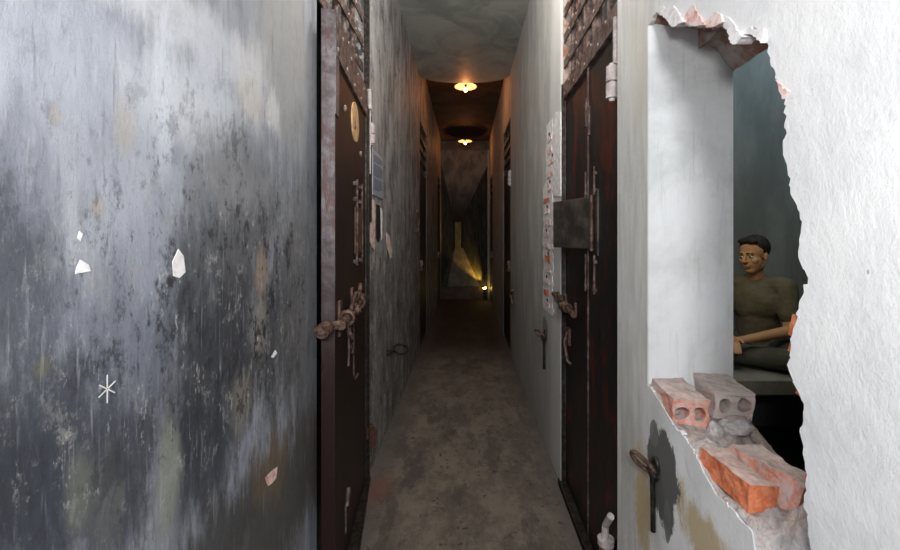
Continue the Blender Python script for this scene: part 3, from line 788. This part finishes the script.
flat_patch('plaster_chip', pl, XL, -1, [(275, 350), (271, 357), (273, 358), (277, 353)], M['white'],
           'tiny pale nick in the left wall near the door, upper one', .0012, 4)
flat_patch('plaster_chip', pl, XL, -1, [(277, 467), (265, 478), (268, 486), (276, 478)], M['pinkflake'],
           'brownish chip low on the left wall near the door', .0015, 5)
flat_patch('brick_patch', pl, XL, -1, [(368, 199), (373.6, 200), (374.6, 215), (374, 250), (371, 246), (368.5, 240)], M['pinkflake'],
           'flaking white and red patch just below the notice', .006, 6)
flat_patch('brick_patch', pl, XL, -1, [(376, 204), (379.5, 206), (380.5, 235), (378, 243), (376, 238)], M['iron_dark'],
           'dark slot in the left wall beside the flaking patch', .003, 7)
flat_patch('brick_patch', pl, XL, -1, [(380.6, 208), (382, 212), (382, 236), (381, 240)], M['white'],
           'thin white rim right of the dark slot', .004, 8)
flat_patch('brick_patch', pl, XL, -1, [(386, 232), (389, 236), (392, 252), (390.5, 259), (387, 247)], M['pinkflake'],
           'small pink and white chip farthest right of the notice', .004, 9)
# star scratch
bm = bmesh.new(); d, z = pl(107, 389)
for a in (90, 20, 150): strap(bm, XL+.0005, d-.018*math.cos(R(a)), z-.024*math.sin(R(a)), d+.018*math.cos(R(a)), z+.024*math.sin(R(a)), .0018, .0008)
tag(obj('star_scratch', bm, M['white']), 'pale star-shaped scratch on the dark left wall', 'scratch')
# red brick bit at foot of left wall
flat_patch('brick_patch', pl, XL, -1, [(366, 428), (371, 424), (376, 430), (375, 446), (367, 447)], M['hinge_red'],
           'dark red bare brick low on the left wall beside the door', .01, 10)

# notice
ns = empty('wall_notice', (XL, 2.74, 1.77), label='laminated notice with blue-grey lines of text on the left wall', cat='notice')
PA = simple('notice_paper', (.27, .29, .33), (.33, .35, .39), 10, .35, 0, 0, spec=.6)
bm = bmesh.new(); box(bm, XL+.001, XL+.006, 2.742, 3.09, 1.785, 2.085, .001); W('sheet', bm, PA, ns)
TX = simple('notice_ink', (.05, .07, .12), None, 10, .6, 0, 0)
z = 2.05; i = 0
for grp in (3, 5, 5):
    for _ in range(grp):
        bm = bmesh.new(); y = 2.775
        end = 3.06 - (.1 if _ == grp-1 else rnd.uniform(0, .02))
        while y < end:
            wl = rnd.uniform(.012, .035); box(bm, XL+.006, XL+.0066, y, min(y+wl, end), z-.0045, z+.0045); y += wl+.008
        W('text_line', bm, TX, ns); z -= .0165
    z -= .012

# ------------------------------------------------------------------ iron hooks on the walls
def hook(x, s, y, z, sc, label, loopdir=-1, up=True):
    """s: direction out of the wall"""
    h = empty('iron_hook', (x, y, z), label=label, cat='hook', group='rusty stay hooks on the walls')
    bm = bmesh.new()
    tube(bm, [(x+s*.005*sc, y+.016*sc*math.cos(u), z+.012*sc+.026*sc*math.sin(u)) for u in [2*math.pi*k/20 for k in range(20)]], .006*sc, 8, closed=True)
    W('eye', bm, M['iron_dark'], h)
    bm = bmesh.new()      # long loop sticking out
    L = []
    for k in range(24):
        u = 2*math.pi*k/24; a = .5-.5*math.cos(u); wv = math.sin(u)*(1-.25*math.cos(u))
        L.append((x+s*(.012+.040*a)*sc, y+loopdir*(-.012+.075*a)*sc, z+(.002+.020*a+.014*wv)*sc))
    tube(bm, L, .0068*sc, 8, closed=True); W('loop', bm, M['iron'], h)
    bm = bmesh.new(); tube(bm, [(x+s*.018*sc, y-.028*sc, z-.012*sc), (x+s*.018*sc, y+.010*sc, z+.006*sc)], .011*sc, 10)
    tube(bm, [(x+s*.014*sc, y, z), (x+s*.012*sc, y, z-.10*sc), (x+s*.010*sc, y+.004*sc, z-.185*sc)], .0075*sc, 10)
    W('pin', bm, M['iron_dark'], h)
    return h
d, z = pr(657, 471); hook(XR, -1, d, z, 1.0, 'iron ring hook with hanging pin on the grey patch below the wall hole', 1)
d, z = pr(546, 337); hook(XR, -1, d, z, 1.25, 'iron ring hook with hanging pin left of the closed right door', 1)
d, z = pl(389, 351)
h = empty('iron_hook', (XL, d, z), label='flat iron loop hook on the left wall past the notice', cat='hook', group='rusty stay hooks on the walls')
bm = bmesh.new()
tube(bm, [(XL+.085+.055*math.cos(u), d+.06+.09*math.sin(u), z-.012*math.cos(u)+.012*math.sin(u)) for u in [2*math.pi*k/20 for k in range(20)]], .009, 8, closed=True)
tube(bm, [(XL+.006, d-.12, z+.015), (XL+.025, d-.08, z+.014), (XL+.04, d, z+.008)], .012, 8)
W('loop', bm, M['iron_dark'], h)
bm = bmesh.new(); tube(bm, [(XL, d-.10, z+.012), (XL+.022, d-.10, z+.012)], .022, 12); W('eye', bm, M['iron_dark'], h)
bm = bmesh.new(); d, z = pr(514.5, 295)
hh = empty('iron_hook', (XR, d, z), label='small iron hook on the far right wall by the second doorway', cat='hook', group='rusty stay hooks on the walls')
tube(bm, [(XR-.004, d, z+.06), (XR-.03, d, z+.05), (XR-.04, d+.05, z), (XR-.02, d+.02, z-.12)], .018, 8); W('loop', bm, M['iron'], hh)
bm = bmesh.new(); d, z = pl(415, 220)
hh = empty('iron_hook', (XL, d, z), label='thin curved iron hook high on the far left wall', cat='hook', group='rusty stay hooks on the walls')
tube(bm, [(XL+.004, d, z+.12), (XL+.03, d, z+.10), (XL+.045, d+.05, z), (XL+.03, d+.02, z-.14), (XL+.01, d-.04, z-.16)], .012, 8); W('loop', bm, M['iron'], hh)

# ------------------------------------------------------------------ ceiling lamps
def emis(name, col, st):
    m = bpy.data.materials.new(name); m.use_nodes = True; b = m.node_tree.nodes['Principled BSDF']
    b.inputs['Base Color'].default_value = (*col, 1); b.inputs['Emission Color'].default_value = (*col, 1); b.inputs['Emission Strength'].default_value = st
    return m
BULB = emis('warm_bulb_glass', (1, .62, .22), 14)
ENM = simple('enamel_shade', (.85, .80, .65), None, 10, .4, 0, 0)
def lamp(x, y, z, top, power, label):
    l = empty('pendant_lamp', (x, y, z), label=label, cat='lamp', group='small lamps on the corridor ceiling')
    bm = bmesh.new(); n_ = 36
    prof = [(.010, .038), (.05, .034), (.11, .022), (.158, .004), (.162, -.003), (.155, .0), (.108, .014), (.05, .024), (.012, .026)]
    rings = [[bm.verts.new((x+r*math.cos(2*math.pi*k/n_), y+r*math.sin(2*math.pi*k/n_), z+h_)) for k in range(n_)] for r, h_ in prof]
    for a, b in zip(rings, rings[1:]):
        for k in range(n_): bm.faces.new((a[k], a[(k+1) % n_], b[(k+1) % n_], b[k]))
    W('shade', bm, ENM, l, True)
    bm = bmesh.new(); ball(bm, (x, y, z-.045), .028, (1, 1, 1.15), 16); W('bulb', bm, BULB, l, True)
    bm = bmesh.new(); tube(bm, [(x, y, z-.018), (x, y, z+.045)], .015, 12); W('socket', bm, M['iron_dark'], l)
    bm = bmesh.new(); tube(bm, [(x, y, z+.045), (x, y, top)], .004, 6); W('cord', bm, M['iron_dark'], l)
    light('pendant_bulb_light', 'POINT', (x, y, z-.10), power*1.1, (1, .33, .10), .03)
lamp(-.005, 6.05, 3.68, CH2, 7, 'nearer glowing lamp with a round shade under the corridor ceiling')
lamp(-.02, 9.55, 3.70, CH2, 5, 'farther glowing lamp with a round shade before the end painting')

# ------------------------------------------------------------------ end painting of a corridor
pt = empty('corridor_painting', (0, 10.36, .28), label='tall framed painting of a dark receding corridor at the far end', cat='painting')
YP = 10.36
def pe(px, py): return ((px-VX)*YP/F, EYE-(py-VY)*YP/F)
def card(pts, y, m, name, parent):
    bm = bmesh.new(); bm.faces.new([bm.verts.new((*[pe(*p)[0]], y, pe(*p)[1])) for p in pts]); return W(name, bm, m, parent)
CV = NT('canvas_dark_sky', .9, 0, .1); k = CV.noise((1.5, 1, .8), 3.2, 6, .6, .4)
g = CV.mix(CV.sm(CV.z, 1.9, 3.1), (.018, .019, .018), CV.mix(CV.sm(k, .35, .62), (.07, .075, .08), (.14, .14, .135)))
bm = bmesh.new(); x0, z1 = pe(440, 150); x1, z0 = pe(488, 287); box(bm, x0, x1, YP, YP+.03, z0, z1); W('canvas', bm, CV.out(g), pt)
pa = simple('painted_walls', (.012, .015, .014), (.035, .036, .03), 5, .9, 0, 0, scale=(5, 1, .6))
pb = simple('painted_path', (.10, .095, .075), (.16, .15, .12), 8, .9, 0, 0)
pc = simple('painted_far_wall', (.10, .095, .05), (.17, .15, .08), 8, .9, 0, 0)
pd = simple('painted_ground', (.03, .032, .022), (.05, .05, .035), 8, .9, 0, 0)
card([(440.4, 160), (453, 215), (453, 250), (440.4, 286)], YP-.003, pa, 'painted_left_wall', pt)
card([(487.6, 165), (464, 215), (464, 250), (487.6, 286)], YP-.003, pa, 'painted_right_wall', pt)
card([(453, 250), (464, 250), (487.6, 286.6), (440.4, 286.6)], YP-.0035, pd, 'painted_ground', pt)
card([(455, 222), (461, 222), (461, 248), (455, 248)], YP-.004, pc, 'painted_doorway', pt)
card([(455, 248), (463, 248), (480, 286.5), (447, 286.5)], YP-.005, pb, 'painted_path', pt)
FRM = simple('dark_picture_frame', (.05, .035, .03), (.09, .06, .05), 8, .6, 0, 0)
FR2 = simple('pale_frame_batten', (.22, .20, .18), (.30, .28, .26), 8, .6, 0, 0)
bm = bmesh.new(); box(bm, x0-.04, x0, YP-.03, YP+.03, .0, z1+.05); box(bm, x0-.04, x1+.04, YP-.03, YP+.03, z1, z1+.05); box(bm, x0, x1, YP-.03, YP+.03, 0, z0)
W('frame', bm, FRM, pt)
bm = bmesh.new(); box(bm, x1-.012, x1+.03, YP-.03, YP+.03, 0, z1); W('batten', bm, FR2, pt)
# floor spotlight before the painting
sp = empty('floor_spotlight', (.44, 10.1, 0), label='small glowing floor light at the right foot of the painting', cat='lamp')
bm = bmesh.new(); tube(bm, [(.46, 10.22, .03), (.46, 10.22, .26)], .04, 14); tube(bm, [(.46, 10.22, 0), (.46, 10.22, .03)], .06, 14); W('housing', bm, M['iron_dark'], sp)
bm = bmesh.new(); tube(bm, [(.46, 10.22, .26), (.452, 10.225, .30)], .040, 14); W('lens', bm, emis('yellow_lens', (1, .66, .16), 22), sp)
light('floor_spot_light', 'SPOT', (.445, 10.25, .33), 90, (1, .52, .08), .02, (-.12, 10.44, 1.25), 50, .8)

# ------------------------------------------------------------------ cell: platform and seated man
pf = empty('sleeping_platform', (2.0, 2.9, 0), label='grey cement sleeping platform the seated man sits on', cat='platform')
bm = bmesh.new(); box(bm, XR+TH+.02, 3.28, 2.44, 3.33, .585, .672, .006); W('slab', bm, M['conc'], pf)
for xx in (.90, 3.05):
    bm = bmesh.new(); box(bm, xx, xx+.14, 2.75, 3.30, 0, .585); W('pier', bm, M['dark'], pf)

SKIN = simple('warm_tan_skin', (.40, .235, .13), (.46, .28, .16), 20, .6, 0, .1)
HAIR = simple('short_black_hair', (.012, .011, .010), (.03, .026, .022), 60, .6, 0, .4)
SHIRT = simple('olive_brown_cotton', (.092, .088, .062), (.13, .125, .09), 12, .9, 0, .2)
TROU = simple('grey_green_cotton', (.055, .062, .055), (.08, .088, .078), 10, .9, 0, .2)
def cap(bm, a, b, ra, rb, n=14):
    a, b = Vector(a), Vector(b); pts = [a.lerp(b, t/4) for t in range(5)]
    tube(bm, pts, ra, n, rb); ball(bm, a, ra, seg=n); ball(bm, b, rb, seg=n)
def remesh(o, vox, sm_=6):
    r = o.modifiers.new('remesh', 'REMESH'); r.mode = 'VOXEL'; r.voxel_size = vox; r.use_smooth_shade = True
    s = o.modifiers.new('smooth', 'SMOOTH'); s.factor = .5; s.iterations = sm_
    return o
# figure space: faces -y, then turned about z; origin = seat centre on the slab
man = empty('person', (2.0, 2.87, .682), label='person with short dark hair in olive T-shirt seated on the cell platform', cat='person')
def MP(name, bm, m, vox, parent=None, sm_=6):
    o = obj(name, bm, m); o.parent = parent or man; return remesh(o, vox, sm_) if vox else o
sh = {-1: Vector((-.165, -.06, .50)), 1: Vector((.165, -.05, .50))}
elb = {-1: Vector((-.21, -.16, .27)), 1: Vector((.205, -.13, .235))}
wri = {-1: Vector((-.06, -.38, .20)), 1: Vector((.03, -.34, .185))}
hip = {-1: Vector((-.10, -.02, .085)), 1: Vector((.10, -.02, .085))}
knee = {-1: Vector((-.33, -.24, .085)), 1: Vector((.33, -.22, .085))}
ank = {-1: Vector((.06, -.20, .058)), 1: Vector((-.12, -.30, .06))}
headc = Vector((0, -.115, .697))
bm = bmesh.new()
cap(bm, (0, .0, .12), (0, -.02, .30), .115, .11); ball(bm, (0, -.045, .40), .13, (1.15, .82, 1.2), 20)
cap(bm, (-.12, -.05, .50), (.12, -.05, .50), .06, .06)
cap(bm, (0, -.055, .52), (0, -.090, .61), .054, .050)
for s in (-1, 1):
    cap(bm, sh[s], elb[s], .046, .036); cap(bm, elb[s], wri[s], .037, .025)
    cap(bm, hip[s], knee[s], .078, .055); cap(bm, knee[s], ank[s], .054, .036)
    cap(bm, ank[s]+Vector((-s*.02, 0, -.015)), ank[s]+Vector((-s*.13, -.05, -.02)), .034, .026)
    # hand: palm, four fingers and thumb
    d = (wri[s]-elb[s]).normalized(); side = Vector((0, 0, 1)).cross(d).normalized()*(-s); p0 = wri[s]+d*.02
    cap(bm, p0, p0+d*.06, .024, .026)
    for k in range(4):
        b0 = p0+d*.07+side*(.024-.016*k); L = (.072, .08, .075, .06)[k]
        m1 = b0+d*L*.5+Vector((0, 0, -.010)); cap(bm, b0, m1, .0088, .0082, 8); cap(bm, m1, m1+d*L*.35+Vector((0, 0, -.028)), .0082, .007, 8)
    t0 = p0+d*.015+side*.028; t1 = t0+d*.03+side*.022; cap(bm, t0, t1, .011, .010, 8); cap(bm, t1, t1+d*.03+side*.004, .010, .008, 8)
# head turned to the figure's right / image left
hb = bmesh.new()
ball(hb, (0, .012, .035), .083, (.92, 1.10, 1.02), 24)         # cranium
ball(hb, (0, -.018, -.028), .066, (.93, 1.0, 1.25), 20)        # face
ball(hb, (0, -.050, -.088), .028, (1.1, .9, .8), 12)           # chin
cap(hb, (-.036, .01, -.06), (-.014, -.045, -.088), .026, .022, 10); cap(hb, (.036, .01, -.06), (.014, -.045, -.088), .026, .022, 10)
cap(hb, (0, -.084, .012), (0, -.104, -.026), .009, .013, 10)   # nose
ball(hb, (-.011, -.094, -.031), .009, seg=8); ball(hb, (.011, -.094, -.031), .009, seg=8)
cap(hb, (-.036, -.076, .022), (.036, -.076, .022), .011, .011, 10)   # brow
cap(hb, (-.018, -.083, -.056), (.018, -.083, -.056), .0065, .0065, 8); cap(hb, (-.015, -.081, -.067), (.015, -.081, -.067), .007, .007, 8)
for s in (-1, 1):
    ball(hb, (s*.036, -.052, -.024), .024, seg=12)
    ball(hb, (s*.078, .010, -.008), .028, (.30, .65, 1.1), 12)
HR = Matrix.Translation(headc) @ Euler((R(4), R(-3), R(-16))).to_matrix().to_4x4()
bmesh.ops.transform(hb, matrix=HR, verts=hb.verts)
me = bpy.data.meshes.new('tmp'); hb.to_mesh(me); hb.free(); bm.from_mesh(me); bpy.data.meshes.remove(me)
body = MP('body', bm, SKIN, .0048, None, 3)
def headpart(name, b, m, vox=0, sm_=3):
    bmesh.ops.transform(b, matrix=HR, verts=b.verts); return MP(name, b, m, vox, None, sm_)
b = bmesh.new(); ball(b, (0, .030, .056), .087, (.97, 1.08, 1.0), 22); ball(b, (-.01, -.030, .105), .042, (1.4, 1.1, .6), 14); ball(b, (.03, -.050, .100), .026, (1.5, 1.0, .7), 12)
for s in (-1, 1): ball(b, (s*.068, .01, .04), .024, (.5, 1.1, 1.5), 10)
for v in b.verts:
    if v.co.z < .0 and v.co.y < .05: v.co.y = max(v.co.y, .05)
    v.co += noise.noise_vector(v.co*50)*.004
headpart('hair', b, HAIR, .005, 2)
EY = simple('eye_dark', (.02, .015, .012), None, 10, .3, 0, 0); EW = simple('eye_white', (.5, .46, .40), None, 10, .4, 0, 0)
for s in (-1, 1):
    b = bmesh.new(); ball(b, (s*.030, -.072, .001), .0125, (1.15, .75, .7), 12); headpart('eye', b, EW)
    b = bmesh.new(); ball(b, (s*.030, -.081, .001), .0055, (1, .5, 1), 10); headpart('pupil', b, EY)
    b = bmesh.new(); cap(b, (s*.014, -.088, .024), (s*.046, -.078, .026), .0045, .0035, 8); headpart('eyebrow', b, HAIR)
b = bmesh.new(); cap(b, (-.016, -.0885, -.0615), (.016, -.0885, -.0615), .003, .003, 8)
headpart('mouth', b, simple('lips', (.16, .07, .05), None, 10, .6, 0, 0))
# T-shirt
b = bmesh.new()
cap(b, (0, .0, .145), (0, -.02, .30), .130, .125); ball(b, (0, -.045, .40), .142, (1.17, .88, 1.15), 22)
cap(b, (-.13, -.05, .50), (.13, -.05, .50), .068, .068); ball(b, (0, -.05, .545), .06, (1.3, 1.1, .6), 16)
for s in (-1, 1):
    e = sh[s].lerp(elb[s], .66); cap(b, sh[s], e, .062, .058)
o = MP('t_shirt', b, SHIRT, .0065, None, 4)
dm = o.modifiers.new('folds', 'DISPLACE'); tx = bpy.data.textures.new('cloth_folds', 'CLOUDS'); tx.noise_scale = .06; dm.texture = tx; dm.strength = .012; dm.mid_level = .5
b = bmesh.new(); ball(b, (0, 0, .085), .145, (1.2, .95, .62), 20)
for s in (-1, 1): cap(b, hip[s], knee[s], .095, .073); cap(b, knee[s], knee[s].lerp(ank[s], 1.0), .072, .056)
MP('trousers', b, TROU, .007, None, 4)
man.rotation_euler = (0, 0, R(-50))
